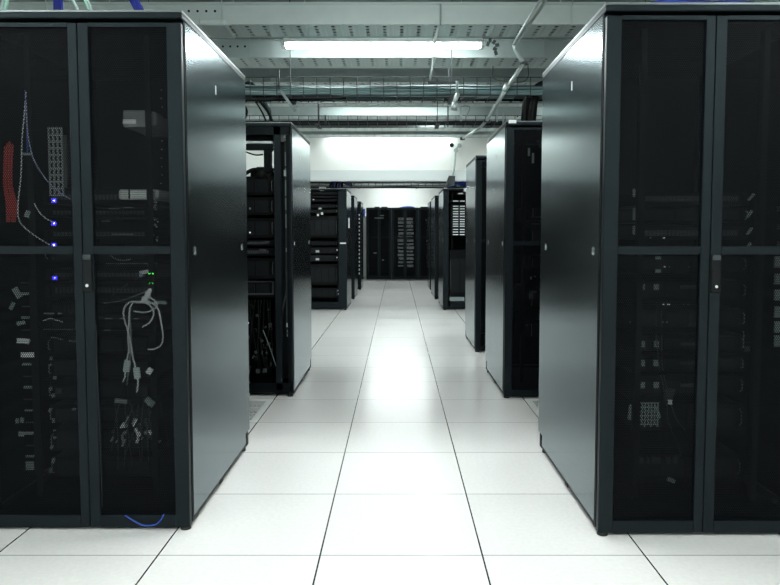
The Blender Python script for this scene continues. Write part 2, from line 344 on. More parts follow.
# ------------------------------------------------------------------ server cabinets
def cabinet(label, x0, x1, y0, y1, h, side='R', detail=2, doors=True, rear=True, seam=None, group=None, mesh_gap=0):
    """x0..x1, y0..y1 footprint; side = aisle side; doors face the camera"""
    xc = (x0+x1)/2; t = thing('server_cabinet', label, 'server cabinet', (xc, y0, 0), group)
    w = (x1-x0)/2; d = y1-y0; zb = .022
    # side panels
    for s in (-1, 1):
        m = MB(); xa, xb = sorted((s*w, s*(w-.012)))
        m.box(xa, xb, .045, d-.10, zb+.022, h-.03)
        m.box(xa, xb, d-.10, d, .10, h-.03)
        sp = m.build('side_panel', 'panel', t)
        if detail > 0:
            outer = (s > 0) == (side == 'R')
            if outer:
                for (yy, zz) in ((.12, 1.135), (d-.13, 1.135), (d*.44, h-.20)):
                    lk = MB(); xa, xb = sorted((s*w, s*(w+.0015)))
                    lk.box(xa, xb, yy-.011, yy+.011, zz+.015, zz+.018); lk.box(xa, xb, yy-.011, yy+.011, zz-.018, zz-.015)
                    lk.box(xa, xb, yy-.011, yy-.009, zz-.018, zz+.018); lk.box(xa, xb, yy+.009, yy+.011, zz-.018, zz+.018)
                    if zz > 1.5: lk = MB().box(xa, xb, yy-.006, yy+.006, zz-.022, zz+.018)
                    lk.build('panel_lock', 'chrome' if zz < 1.5 else 'silver', sp)
    # plinth rails
    m = MB(); e = .004
    for s in (-1, 1):
        xa, xb = sorted((s*(w-e), s*(w-.03))); m.box(xa, xb, .03, d-.05, zb, zb+.045, .002)
        xa, xb = sorted((s*(w-.001), s*(w-.03)))
        m.box(xa, xb, d*.42, d*.42+.05, zb-.004, zb+.06, .002)
    m.box(-w+.03, w-.03, .03, .06, zb, zb+.04); m.box(-w+.03, w-.03, d-.08, d-.05, zb, zb+.04)
    m.build('base_rail', 'device2', t)
    # corner posts
    for sx in (-1, 1):
        for yy in (.032, d-.07):
            xa, xb = sorted((sx*(w-.002), sx*(w-.045))); MB().box(xa, xb, yy, yy+.04, zb, h-.03, .002).build('corner_post', 'black', t)
    # roof
    m = MB(); m.box(-w, w, 0, d, h-.028, h, .004); m.build('roof_panel', 'frame', t)
    if detail > 0:
        m = MB()
        for s in (-1, 1):
            xa, xb = sorted((s*(w+.002), s*(w-.008))); m.box(xa, xb, -.002, d+.002, h-.006, h+.004, .001)
        m.box(-w, w, -.004, .004, h-.005, h+.002); m.build('roof_edge', 'edge', t)
    # floor pan, rear
    MB().box(-w+.04, w-.04, .05, d-.06, zb+.01, zb+.02).build('floor_pan', 'black', t)
    if rear: MB().box(-w+.02, w-.02, d-.03, d-.005, .026, h-.03).build('rear_panel', 'black', t)
    # feet
    for sx in (-1, 1):
        for yy in (.022, d-.08):
            c = MB(); X = sx*(w-.028); c.cyl((X, yy, 0), (X, yy, .012), .022, 12); c.cyl((X, yy, .01), (X, yy, zb+.005), .010, 8); c.build('foot', 'rubber', t)
    # mounting rails
    if detail > 0 and rear:
        for sx in (-1, 1):
            X = sx*.245; m = MB(); m.box(X-.012, X+.012, .115, .12, .1, h-.06); m.box(X-.012, X-.009, .12, .15, .1, h-.06)
            m.build('mounting_rail', 'device', t)
    if doors:
        sm = (seam - xc) if seam is not None else 0
        fw = .036; zm = 1.14; ztop = h-.045; zbt = zb-.008
        for s in (-1, 1):
            xa, xb = (-w+.004, sm-.0015) if s < 0 else (sm+.0015, w-.004)
            outer = .058; inner = .036 if s < 0 else .042
            la, lb = (outer, inner) if s < 0 else (inner, outer)
            m = MB(); y_ = (0, .028)
            m.box(xa, xa+la, *y_, zbt, ztop, .002); m.box(xb-lb, xb, *y_, zbt, ztop, .002)
            m.box(xa+la, xb-lb, *y_, ztop-.016, ztop); m.box(xa+la, xb-lb, *y_, zm-.016, zm+.016); m.box(xa+la, xb-lb, *y_, zbt, zbt+.050)
            dr = m.build('door', 'frame', t)
            for za, zc in ((zm+.016, ztop-.016), (zbt+.050, zm-.016)):
                MB().box(xa+la, xb-lb, .013, .0145, za, zc).build('mesh_panel', 'mesh', dr)
            if s > 0 and detail > 1:
                hb = MB(); hb.box(xa+.001, xa+.038, -.012, 0, .975, 1.125, .003); hd = hb.build('door_handle', 'device2', dr)
                MB().box(xa+.003, xa+.036, -.0135, -.004, 1.102, 1.124, .002).build('handle_cap', 'cable_dgrey', dr)
                MB().cyl((xa+.019, -.016, 1.0), (xa+.019, -.011, 1.0), .0062, 12).build('keyhole', 'chrome', dr)
    return t

L1 = (-1.69, -.838, 2.68, 3.78, 2.07); R1 = (.797, 1.67, 2.625, 3.75, 2.08)
L2 = (-1.57, -.768, 4.95, 6.02, 2.015); R2 = (.782, 1.585, 4.90, 5.93, 2.015)
cabinet('nearest black mesh-door cabinet on the left, blue lights and white cable loops inside', *L1, 'R', seam=-1.248)
cabinet('nearest black mesh-door cabinet on the right, dim gear and a chrome keyhole', *R1, 'L', seam=1.218)
cabinet('second cabinet on the left, open upper bays showing the white wall behind', *L2, 'R', detail=1, doors=False, rear=False)
cabinet('second cabinet on the right, black arched cable bundle on its roof', *R2, 'L', detail=1, seam=1.40)
cabinet('narrower third cabinet on the right, standing just behind the bundle-topped one', .797, 1.60, 6.87, 7.84, 2.0, 'L', detail=1)
cabinet('cabinet past the white partition on the left, with rows of servers', -1.60, -.80, 10.75, 11.80, 1.935, 'R', detail=1, doors=False)
cabinet('cabinet past the white partition on the right, with pale louvred servers', .735, 1.535, 10.75, 11.95, 1.935, 'L', detail=1, doors=False)
cabinet('left cabinet deep in the far room, after the server filled one', -1.59, -.79, 12.55, 13.5, 1.93, 'R', detail=0)
cabinet('last left cabinet before the end wall, white dots down its front', -1.59, -.785, 14.75, 15.75, 1.93, 'R', detail=0)
cabinet('right cabinet deep in the far room, after the louvred one', .70, 1.50, 12.55, 13.9, 1.93, 'L', detail=0)
cabinet('last right cabinet before the end wall', .715, 1.51, 14.75, 15.8, 1.93, 'L', detail=0)
BK = [(-.83, -.15), (-.145, .57), (.575, 1.25)]
for k, (a, b) in enumerate(BK):
    cabinet(['leftmost cabinet closing the end of the aisle, dark inside', 'middle cabinet closing the end of the aisle, two pale columns of cabling inside', 'rightmost cabinet closing the end of the aisle, half hidden'][k], a, b, 18.2, 19.1, 1.935, 'R', detail=0)
# neighbours carrying the rows on beyond the frame
for n, (a, b, c, d, e, s) in enumerate(((-2.56, -1.70, 2.68, 3.78, 2.07, 'R'), (1.68, 2.55, 2.625, 3.75, 2.08, 'L'), (-2.40, -1.58, 4.95, 6.02, 2.015, 'R'), (1.60, 2.42, 4.90, 5.93, 2.015, 'L'))):
    cabinet(['cabinet left of the nearest left one, only its door edge in view', 'cabinet right of the nearest right one, outside the picture', 'cabinet left of the second left one, hidden', 'cabinet right of the second right one, hidden'][n], a, b, c, d, e, s, detail=0)

# ------------------------------------------------------------------ equipment
def server(x0, x1, y, z0, z1, label, depth=.6, style='server', m='device', group=None, leds=()):
    xc = (x0+x1)/2; w = (x1-x0)/2; h = z1-z0
    name = {'server': 'rack_server', 'switch': 'network_switch', 'patch': 'patch_bay', 'louvre': 'louvred_server'}[style]
    cat = {'server': 'server', 'switch': 'network switch', 'patch': 'patch bay', 'louvre': 'server'}[style]
    t = thing(name, label, cat, (xc, y, z0), group)
    MB().box(-w+.01, w-.01, .004, depth, .001, h-.001).build('chassis', m, t)
    f = MB(); f.box(-w, w, -.003, .004, .001, h-.001, .001)
    f.box(-w, -w+.02, -.006, -.003, .004, h-.004); f.box(w-.02, w, -.006, -.003, .004, h-.004); f.build('faceplate', m, t)
    if style == 'server':
        g = MB(); n = 3 if h < .06 else 4
        for i in range(n):
            a = -w+.03+i*(2*w-.06)/n; b = a+(2*w-.06)/n-.012
            g.box(a, b, -.008, -.003, h*.15, h*.82, .001)
        g.build('drive_bay', 'device2', t)
        for s in (-1, 1):
            hb = MB(); X = s*(w-.012); hb.tube([(X, -.004, h*.2), (X, -.022, h*.3), (X, -.022, h*.7), (X, -.004, h*.8)], .0025, 5, False); hb.build('handle', 'edge', t)
    elif style in ('switch', 'patch'):
        g = MB(); n = 24
        for i in range(n):
            a = -w+.04+i*(2*w-.08)/n; g.box(a, a+(2*w-.08)/n-.004, -.006, -.003, h*.3, h*.7)
        g.build('port_row', 'cable_dgrey' if style == 'switch' else 'device2', t)
    elif style == 'louvre':
        for c in (0, 1):
            a = (-w+.04, .55*w)[c]*0 + (P(454, 0, D4).x, P(461.2, 0, D4).x)[c] - xc; b = (P(459.5, 0, D4).x, P(466, 0, D4).x)[c] - xc
            MB().box(a, b, -.01, -.003, h*.33, h*.72).build('louvre', 'label', t)
    for (lx, lz, lm) in leds:
        MB().box(lx-xc-.002, lx-xc+.002, -.010, -.002, lz-z0-.0015, lz-z0+.0015).build('status_light', lm, t)
    return t

# near left cabinet
yE = 2.86
Z = lambda v, D=yE, u=100: P(u, v, D).z
X = lambda u, D=yE, v=250: P(u, v, D).x
cx1 = -1.265
wL = .235
rows = [(204, 190, 'switch'), (217, 208, 'switch'), (239, 229, 'switch'), (262, 246, 'server'), (280, 270, 'switch'), (297, 284, 'switch'),
        (316, 303, 'patch'), (331, 320, 'patch'), (354, 336, 'server'), (378, 360, 'server'), (400, 384, 'server'), (424, 406, 'server'), (452, 430, 'server'), (478, 458, 'server')]
for k, (va, vb, st) in enumerate(rows):
    server(cx1-wL, cx1+wL, yE+.02, Z(va), Z(vb), '%s unit from the top behind the mesh of the nearest left cabinet' % ORD[k].replace('first', 'topmost'), style=st)
# blue status lamps: little beacon modules
for k, (u, v) in enumerate(((54, 200.5), (54, 223.5), (54, 245), (55, 278))):
    p = P(u, v, 2.80)
    t = thing('status_beacon', 'small glowing blue light in the nearest left cabinet, %s from the top' % ORD[k], 'indicator light', p)
    MB().box(-.016, .010, .004, .03, -.006, .006, .002).build('beacon_body', 'black', t)
    MB().box(-.0125, .0095, .0, .004, -.009, .009, .0045).build('glowing_ring', 'led_blue', t)  # glowing ring stands in for the soft halo around the led
    r = .0036 if k < 3 else .0026
    MB().box(-r, r, -.002, .0, -r, r, .0015).build('glowing_core', 'led_bluec', t)
    if k in (1, 2): MB().box(.008, .055, .006, .009, -.001+.015, .0015+.015).build('lit_strip', 'led_blue', t) if False else None
def C(pts, D, r, m, label, group=None, name='network_cable'):
    return cable(name, [P(u, v, D+(dd[0] if dd else 0)) for (u, v, *dd) in pts], r, m, label, group)
C([(26, 92), (24, 118), (22, 140), (21, 175), (18, 205), (20, 222), (34, 235), (50, 245)], 2.79, .0023, 'cable_white', 'thin pale cable ending at the third blue light in the nearest left cabinet')
C([(27, 92), (26, 122), (29, 160), (31, 183), (35, 205), (44, 217), (53, 222)], 2.80, .0023, 'cable_white', 'thin pale cable ending at the second blue light in the nearest left cabinet')
C([(26, 100), (28, 135), (34, 160), (45, 178), (58, 191), (70, 199)], 2.785, .0023, 'cable_lilac', 'thin lilac cable swinging right above the blue lights')
C([(25, 90), (26, 110), (27, 130), (27.5, 152)], 2.79, .0026, 'cable_blue2', 'short blue cable hanging beside the pale ones in the nearest left cabinet')
C([(32, 183), (32, 198), (29, 212)], 2.80, .002, 'cable_grey', 'short grey cable with a plug left of the blue lights')
def block(name, u, v, w, h, D, m, label, cat, group=None, rot=0, dp=.01):
    p = P(u, v, D); s = D/F
    o = MB().obox((0, 0, 0), (w*s, dp, h*s), Matrix.Rotation(rot, 3, 'Y')).build(name, m, None, p)
    return tag(o, label, cat, group)
block('cable_plug', 28, 214, 5, 7, 2.80, 'cable_grey', 'grey plug dangling left of the blue lights', 'plug', rot=.3)
block('cable_clip', 27, 154, 8, 2, 2.785, 'cable_grey', 'small clip gathering the pale cables in the nearest left cabinet', 'cable clip')
for i in range(9):
    o = random.uniform(-1, 1); b = 4.5 + i*.9
    C([(b+1+o, 141+abs(i-5)), (b+o*.6, 165), (b+o, 185), (b+2+i*.35, 205), (b+3+o, 222)], 2.80+.004*(i % 3), .0028, 'cable_red', 'red patch cable in the tight red bundle at the left edge', 'red cables in a bundle')
# pale slotted organiser plate
t = thing('slotted_organiser', 'pale slotted organiser strip standing above the blue lights', 'cable organiser', P(56, 196, 2.84))
s = 2.84/F
m = MB()
for c in range(4): m.box((-6+c*4.2-.5)*s, (-6+c*4.2+.9)*s, 0, .008, 0, 68*s)
for r_ in range(11): m.box(-6.5*s, 7.5*s, .002, .006, (r_*6.6)*s, (r_*6.6+1.8)*s)
m.build('slotted_plate', 'grey_dev', t)
m = MB(); m.box(7.5*s, 12*s, .0, .03, 8*s, 60*s, .004); m.build('side_channel', 'cable_dgrey', t)
# finger manager
t = thing('finger_organiser', 'upright strip of pale cable fingers in the lower left bay', 'cable organiser', P(32, 474, 2.80))
MB().box(.012, .022, .0, .02, 0, 200*2.8/F).build('upright_bar', 'device', t)
for i in range(17):
    z = (i*11.8+6)*2.8/F; hh = (.004, .009, .004, .011)[i % 4]
    MB().box(-.022+(i % 3)*.002, .014, -.008, -.002, z, z+hh, .001).build('finger', 'cable_grey' if i % 2 else 'cable_dgrey', t)
MB().box(-.02, .014, -.012, -.006, 5*2.8/F, 14*2.8/F, .002).build('end_bracket', 'cable_grey', t)
for k, (u, v, w, h, r) in enumerate(((17, 293, 6, 11, -.5), (12, 306, 4, 8, .5), (23, 341, 12, 5, .1), (27.5, 355, 13, 5, 0), (17, 421, 3, 5, 0), (22, 420, 3.5, 5, .2), (21.5, 434, 6, 5, .2), (21, 323, 8, 4, -.2))):
    block('cable_tag', u, v, w, h, 2.785, 'cable_white' if k in (2, 3) else 'cable_grey', 'pale label tag among the lower left cables, %s from the top' % ORD[[0, 1, 3, 4, 5, 6, 7, 2][k]], 'label tag', rot=r, dp=.003)
# cables low left bay
C([(43, 321), (50, 318.5), (56, 320), (63, 322)], 2.83, .0024, 'cable_white', 'short pale cable across the lower left bay under the dotted panel')
C([(51, 337.5), (57, 338), (63, 340)], 2.83, .0024, 'cable_grey', 'short grey cable stub left of a similar stub in the lower left bay')
C([(69, 340.5), (74, 341.5), (78, 340)], 2.83, .003, 'cable_grey', 'short grey cable stub near the middle door frame')
for (u0, u1, v) in ((44, 54, 313.5), (58, 62, 313.5)): block('port_label', (u0+u1)/2, v, u1-u0, 1.6, 2.85, 'cable_grey', 'faint pale strip above the pale cable in the lower left bay', 'label tag', 'pale strips in the lower left bay')
for i in range(16): block('panel_light', 44+i*2, 329.5, .8, .7, 2.85, 'cable_grey', 'tiny pale dot in the row across the lower left bay', 'indicator light', 'row of tiny pale dots')
random.seed(3)
for i in range(12): block('loose_connector', 52+random.uniform(-2, 3), 358+i*10+random.uniform(-3, 3), random.uniform(1, 3), random.uniform(1, 5), 2.84, 'cable_grey', 'tiny grey connector in the dim column of the lower left bay', 'plug', 'tiny connectors in the lower left bay', random.uniform(-.5, .5))
block('loose_connector', 59, 391, 6, 5, 2.84, 'cable_dgrey', 'square dark connector in the lower left bay', 'plug')
block('loose_connector', 74, 409, 3, 2, 2.84, 'cable_grey', 'lone pale connector near the right edge of the lower left bay', 'plug')
# right bay of near left cabinet
t = thing('mesh_faced_unit', 'grey mesh faced unit with a white sticker, high in the right bay', 'network unit', P(136, 127, 2.84)); s = 2.84/F
MB().box(-13*s, 13*s, .004, .3, 0, 16.5*s, .003).build('housing', 'grey_dev', t)
MB().box(-13*s, 0*s, 0, .004, 3*s, 7.5*s, .001).build('white_sticker', 'label', t)
MB().box(15*s, 20*s, 0, .05, 1*s, 15*s, .006).build('end_knob', 'cable_grey', t)
t = thing('silver_unit', 'flat silver unit with rounded end across the right bay', 'network unit', P(138, 199.5, 2.84))
MB().box(-20*s, 20*s, .003, .3, 0, 10*s, .008).build('housing', 'silver', t)
MB().box(-9.5*s, -8*s, 0, .004, .5*s, 9.5*s).build('dark_slot', 'black', t)
MB().box(8*s, 17*s, 0, .004, 2*s, 8*s).build('port_block', 'grey_dev', t)
for k, (u0, u1, v) in enumerate(((109, 119, 208.5), (124, 133, 207.5), (102, 110, 221), (112, 133, 234.5), (105, 112, 318.5), (120, 124, 318.5), (134, 138, 318.5), (104, 110, 330))):
    block('shelf_edge', (u0+u1)/2, v, u1-u0, 1, 2.845, 'cable_grey', 'thin pale edge line on dark gear in the right bay', 'label tag', 'pale edge lines in the right bay')
for i in range(24):
    block('loose_connector', 150+random.uniform(0, 8), 201+random.uniform(0, 40), random.uniform(.8, 2), random.uniform(.8, 2.4), 2.82, 'cable_grey' if i % 2 else 'silver', 'tiny pale plug in the cluster beside the silver unit', 'plug', 'plugs beside the silver unit', random.uniform(-.6, .6))
for i in range(14):
    block('panel_light', 161.5+random.uniform(-.5, .5), 90+i*8.5, .9, .9, 2.84, 'cable_grey', 'tiny pale screw head on the upright rail of the right bay', 'screw', 'screw heads on the upright rail')
C([(110, 255), (116, 259), (124, 260.5), (131, 259)], 2.82, .0028, 'cable_grey', 'grey cable sagging just below the door crossbar')
for i in range(22): block('panel_light', 106+i*2.4, 263.5, .8, .7, 2.85, 'cable_grey', 'tiny pale dot in the row under the sagging cable', 'screw', 'row of dots under the sagging cable')
block('cable_plug', 144.5, 272, 9, 3.6, 2.80, 'cable_white', 'white plug beside the green lights', 'plug', rot=-.15)
block('cable_plug', 141, 275, 3, 4, 2.80, 'cable_lilac', 'small lilac plug hanging under the white plug', 'plug')
for k, (u, v) in enumerate(((150, 273.7), (153, 273.5), (150, 283.2), (153, 283.2))):
    block('green_light', u, v, 2 if k < 2 else 1.2, 1.5 if k < 2 else 1, 2.80, 'led_green', ('bright', 'bright', 'faint', 'faint')[k] + ' green status light, ' + ('left', 'right')[k % 2] + ' of its pair', 'indicator light')
C([(140, 276), (128, 284), (116, 292), (108, 300)], 2.815, .0016, 'cable_dgrey', 'thin dark cable slanting down left from the lilac plug')
C([(104, 303), (120, 301), (134, 296), (148, 291)], 2.80, .0022, 'cable_grey', 'grey cable rising to the plug cluster above the loops')
for k, (u, v, w, h, r) in enumerate(((148, 294, 5, 6, .2), (145, 299, 6, 5, 0), (150, 290, 3, 3, 0), (160, 302.5, 6, 3, 0), (165, 303, 3, 3, 0))):
    block('cable_plug', u, v, w, h, 2.785, 'cable_white' if k < 3 else 'cable_grey', 'pale plug in the cluster above the white cable loops', 'plug', 'plugs above the loops', r)
C([(148, 297), (154, 300), (157, 306), (150, 311), (143, 312.5), (134, 311)], 2.78, .0032, 'cable_white', 'white cable curling tight at the top of the loops')
C([(158, 303), (152, 303), (140, 302), (130, 302), (124, 309), (124, 318), (128, 331), (131, 345), (133, 358), (136, 369), (138, 381), (137, 392)], 2.775, .0034, 'cable_white', 'white cable forming the left side of the loop and hanging to the right tag')
C([(134, 302), (130, 308), (129, 322), (128, 338), (129, 350), (126, 363), (125, 376), (123, 382)], 2.782, .0034, 'cable_white', 'white cable hanging to the left tag below the loop')
C([(131, 304), (130, 316), (131, 334), (131, 350), (129, 366), (127, 385)], 2.788, .0030, 'cable_grey', 'grey cable hanging between the white ones below the loop')
C([(136, 302.5), (146, 303), (153, 309), (153, 317), (149, 323), (142, 327)], 2.78, .0034, 'cable_white', 'white cable making the small inner loop')
C([(140, 301), (150, 302), (158, 309), (161, 322), (163, 336), (161, 345), (154, 349), (148, 349)], 2.772, .0034, 'cable_white', 'white cable making the big outer loop on the right')
block('cable_tag', 127, 366, 6, 12, 2.77, 'cable_pale', 'pale tag on the left hanging cable below the loops', 'label tag', rot=.15)
block('cable_tag', 137, 373, 6, 11, 2.765, 'cable_pale', 'pale tag on the right hanging cable below the loops', 'label tag', rot=-.1)
block('cable_plug', 149.5, 371, 5, 6, 2.78, 'cable_white', 'small white knot right of the hanging tags', 'plug', rot=.6)
block('cable_plug', 121, 401, 12, 4, 2.80, 'cable_grey', 'long pale plug at the upper left of the bottom tangle', 'plug', rot=.1)
block('cable_plug', 150, 402, 10, 6, 2.79, 'cable_grey', 'slanted pale plug at the upper right of the bottom tangle', 'plug', rot=.7)
for i in range(34):
    u = random.gauss(135, 13); v = random.uniform(418, 444)
    block('loose_connector', max(112, min(166, u)), v, random.uniform(1, 2.5), random.uniform(1.5, 9), 2.80+random.uniform(0, .03), ['cable_grey', 'cable_dgrey', 'cable_grey', 'cable_white'][i % 4], 'small plug in the tangle low in the right bay', 'plug', 'plugs in the bottom tangle', random.uniform(-.7, .7))
for i in range(10):
    u = 114+i*5
    C([(u, 402+random.uniform(-4, 4)), (u+random.uniform(-8, 8), 425), (u+random.uniform(-12, 12), 450+random.uniform(-5, 20))], 2.83, .002, 'cable_dgrey', 'dark cable in the tangle low in the right bay', 'dark cables in the bottom tangle')
C([(96.2, 325), (96.8, 360), (98.5, 400), (100.5, 450), (102.5, 506)], 2.676, .0010, 'cable_dgrey', 'thin pale cord running down beside the middle door frame')  # thin tube drawn in place of the highlight along the door's mesh edge
C([(125, 515), (134, 521), (144, 525.5), (154, 525), (160, 521), (164, 514)], 2.668, .0028, 'cable_blue2', 'blue cable looping over the bottom frame of the nearest left cabinet')

# near right cabinet contents
cx2 = 1.235; yR = 2.82
for k, (va, vb, st) in enumerate(((205, 192, 'switch'), (222, 208, 'server'), (240, 226, 'switch'), (273, 256, 'server'), (300, 281, 'server'), (328, 309, 'server'), (352, 335, 'server'), (372, 356, 'server'), (396, 376, 'server'), (432, 404, 'server'), (480, 455, 'server'))):
    server(cx2-wL, cx2+wL, yR+.02, Z(va, yR), Z(vb, yR), '%s unit from the top behind the mesh of the nearest right cabinet' % ORD[k].replace('first', 'topmost'), style=st)
def CR(*a, **k): return C(*a, **k)
for k, v in enumerate((193, 214, 230)):
    block('rail_clip', 634, v, 2, (8, 12, 9)[k], 2.80, 'cable_grey', 'pale clip on the left rail of the nearest right cabinet, %s from the top' % ORD[k], 'clip')
for k, (u, v) in enumerate(((664.5, 266.7), (669.5, 266.7), (689, 266.7), (641, 303), (663.5, 304.4), (668.5, 304.4), (683.5, 304.4), (688.5, 304.4), (630, 322), (640, 322), (663, 322), (667, 322), (664, 238), (650.5, 238))):
    block('panel_light', u, v, 1.6 if k in (4, 5) else 1.1, 1.0, 2.79, 'led_white' if k in (0, 4, 5, 12) else 'cable_grey', 'tiny pale light on dark gear in the nearest right cabinet', 'indicator light', 'tiny lights in the nearest right cabinet')
for k, v in enumerate((287, 344, 363, 385)):
    for u, w in ((641, 7), (656, 5), (688, 15)):
        block('drive_handle', u, v, w, (6 if w < 15 else 3), 2.80, 'cable_dgrey' if w == 15 else 'cable_grey', 'dim grey catch on the %s row of gear in the nearest right cabinet' % ORD[k], 'catch', 'grey catches on row %s of the nearest right cabinet' % ORD[k])
for k, v in enumerate((258, 271)): block('cable_plug', 658, v, 5, 3, 2.80, 'cable_grey', ('upper', 'lower')[k] + ' dim plug just under the crossbar of the nearest right cabinet', 'plug')
CR([(657, 300), (656, 330), (658, 355), (660, 372), (664, 388), (667, 405), (668, 420), (676, 440), (681, 455)], 2.79, .0022, 'cable_dgrey', 'long dim cable hanging in the nearest right cabinet, left of its twin')
CR([(661, 305), (662, 335), (662, 362), (665, 380), (670, 400), (676, 418), (688, 434), (694, 444)], 2.785, .0022, 'cable_dgrey', 'long dim cable hanging in the nearest right cabinet, bending toward the middle frame')
block('cable_plug', 670, 402, 3.5, 4.5, 2.78, 'cable_white', 'pale plug on the long hanging cables of the nearest right cabinet', 'plug')
block('cable_plug', 669, 395, 9, 14, 2.80, 'cable_dgrey', 'dim rounded adapter above the pale plug', 'adapter', rot=.2)
t = thing('fan_grille', 'faint pale grille between hanging cable ends in the nearest right cabinet', 'grille', P(646, 427, 2.80)); s = 2.8/F
m = MB()
for i in range(7): m.box((-8+i*3.2)*s, (-8+i*3.2+1.3)*s, 0, .005, (2 if i % 2 else 0)*s, 25*s)
for i in range(6): m.box(-8*s, 13*s, .001, .004, (2+i*4.4)*s, (2+i*4.4+1.2)*s)
m.build('grille_bars', 'cable_grey', t)
for (u, v, w, h, r) in ((630, 412, 3, 15, .1), (635, 404, 3, 9, 0), (658, 412, 2, 12, -.3), (632, 471, 3, 8, -.2), (637, 471, 2, 5, 0)):
    block('cable_plug', u, v, w, h, 2.80, 'cable_dgrey' if v > 450 else 'cable_grey', 'dim plug left of the grille in the nearest right cabinet', 'plug', 'dim plugs by the grille', r)
for (u, w) in ((641, 4), (648, 3), (656, 9), (668, 4), (675, 4)): block('connector_block', u, 460, w, 7, 2.81, 'cable_dgrey', 'dim connector on the row under the grille', 'connector', 'dim connectors under the grille')
block('cable_plug', 671, 480, 8, 4, 2.79, 'cable_grey', 'pale slanted plug lowest in the nearest right cabinet', 'plug', rot=.4)
for k, (u, v) in enumerate(((751, 197), (749.5, 214), (749.5, 231), (748, 246))):
    block('cable_tie', u, v, 2, 8, 2.79, 'cable_grey', 'slanted pale tie in the upper right bay, %s from the top' % ORD[k], 'cable tie', rot=.65)
for k, v in enumerate((262, 279, 295, 312, 327, 341)):
    block('cable_tag', 777.5, v, 6, 11, 2.79, 'cable_grey', 'pale tag at the right edge of the picture, %s from the top' % ORD[k], 'label tag')
for k, v in enumerate((209, 227, 244)): block('cable_tag', 779, v, 3, 5, 2.79, 'cable_dgrey', 'dim tag high at the right edge, %s from the top' % ORD[k], 'label tag')
CR([(743, 331), (744, 336), (743, 341)], 2.79, .002, 'cable_grey', 'tiny upright cable stub in the lower right bay')
CR([(743, 342), (750, 342.5), (759, 342)], 2.79, .0015, 'cable_dgrey', 'tiny level cable stub in the lower right bay')
block('cable_plug', 747, 349, 5, 5, 2.79, 'cable_dgrey', 'dim square plug below the stubs in the lower right bay', 'plug')
block('cable_plug', 751, 488, 4, 5, 2.79, 'cable_dgrey', 'dim plug low in the lower right bay', 'plug')
block('cable_plug', 775, 501, 5, 4, 2.79, 'cable_dgrey', 'dim plug in the lowest right corner bay', 'plug')

# second left cabinet contents
D2 = 5.06
xl, xr = X(226, D2), X(274, D2)
cc = (xl+xr)/2
def px(u, v, D): return P(u, v, D)
s = D2/F
t = thing('open_front_frame', 'black inner frame in the second left cabinet front', 'frame', (0, 4.962, 0))
MB().box(px(275, 250, 4.97).x, px(281.5, 250, 4.97).x, 0, .03, .05, 1.985).build('upright', 'frame', t)
MB().box(px(290, 250, 4.97).x, -.772, 0, .03, .05, 1.985).build('upright', 'frame', t)
MB().box(-1.56, -.775, 0, .03, .035, .10).build('bottom_bar', 'black', t)
MB().box(-1.56, -.775, 0, .025, 1.93, 1.985).build('top_bar', 'black', t)
server(-1.42, xr, D2, px(0, 141, D2).z, px(0, 131, D2).z, 'dark patch panel highest in the second left cabinet', .15, 'patch')
tag(MB().box(-1.5, xr, D2-.01, D2+.2, px(0, 143.5, D2).z, px(0, 141.3, D2).z).build('equipment_shelf', 'silver'), 'pale shelf edge above the see-through bays of the second left cabinet', 'shelf')
tag(MB().box(-1.5, xr, D2, D2+.03, px(0, 150, D2).z, px(0, 144, D2).z).build('blanking_panel', 'black'), 'black blanking panel just under the pale shelf', 'panel')
tag(MB().box(px(262, 0, D2).x, px(269, 0, D2).x, D2, D2+.06, px(0, 172, D2).z, px(0, 149, D2).z).build('cable_riser', 'black'), 'black upright dividing the two see-through bays', 'cable riser')
tag(MB().box(px(269, 0, D2).x, xr+.02, D2, D2+.2, px(0, 170, D2).z, px(0, 168, D2).z).build('small_bracket', 'black'), 'black bracket below the right see-through bay', 'bracket')
cable('patch_cable', [px(244, 151, D2), px(250, 153.5, D2), px(256, 155, D2), px(263, 154.5, D2)], .006, 'cable_ctblack', 'black cable sagging across the left see-through bay')
cable('patch_cable', [px(269, 153, D2), px(272, 151, D2), px(274, 149, D2)], .006, 'cable_ctblack', 'black cable corner in the right see-through bay')
# dome of coiled cable
m = MB()
for k in range(5):
    c = px(256, 178, D2+.02+k*.02); m.tube([c+Vector((-.11, 0, -.03)), c+Vector((-.085, 0, .025)), c+Vector((-.02, 0, .062)), c+Vector((.04, 0, .055)), c+Vector((.09, 0, .01)), c+Vector((.11, 0, -.03))], .014-.001*k, 6)
m.box(px(247, 0, D2).x, px(271, 0, D2).x, D2+.02, D2+.12, px(0, 180, D2).z, px(0, 169.5, D2).z, .02)
m.box(px(250, 0, D2).x, px(265, 0, D2).x, D2+.0, D2+.12, px(0, 180, D2).z, px(0, 166.5, D2).z, .03)
tag(m.build('coiled_cable', 'cable_ctblack', smooth=True), 'black heap of coiled cable filling the bay below the see-through window', 'cable')
for k, (va, vb, st) in enumerate(((195, 176, 'server'), (215, 197, 'server'), (238, 218, 'server'), (246, 240, 'switch'), (256, 248, 'switch'), (279, 258, 'server'), (298, 281, 'server'))):
    server(-1.42, xr, D2+.02, px(0, va, D2).z, px(0, vb, D2).z, '%s dark unit down in the second left cabinet' % ORD[k], .7, st)
tag(MB().box(px(278.5, 0, 5.12).x, -.782, 5.12, 5.13, .1, 1.9).build('inner_partition', 'black'), 'black side plate behind the power strip of the second left cabinet', 'panel')  # filler plate added to block the bright wall showing through the gap
tag(MB().box(-1.54, -.80, 5.8, 5.82, .03, 1.55).build('inner_partition', 'black'), 'black sheet deep inside the second left cabinet', 'panel')  # black sheet added inside to block light coming from behind
t = thing('outline_bezel', 'thin grey rectangular bezel halfway down the second left cabinet', 'bezel', (0, D2-.01, 0))
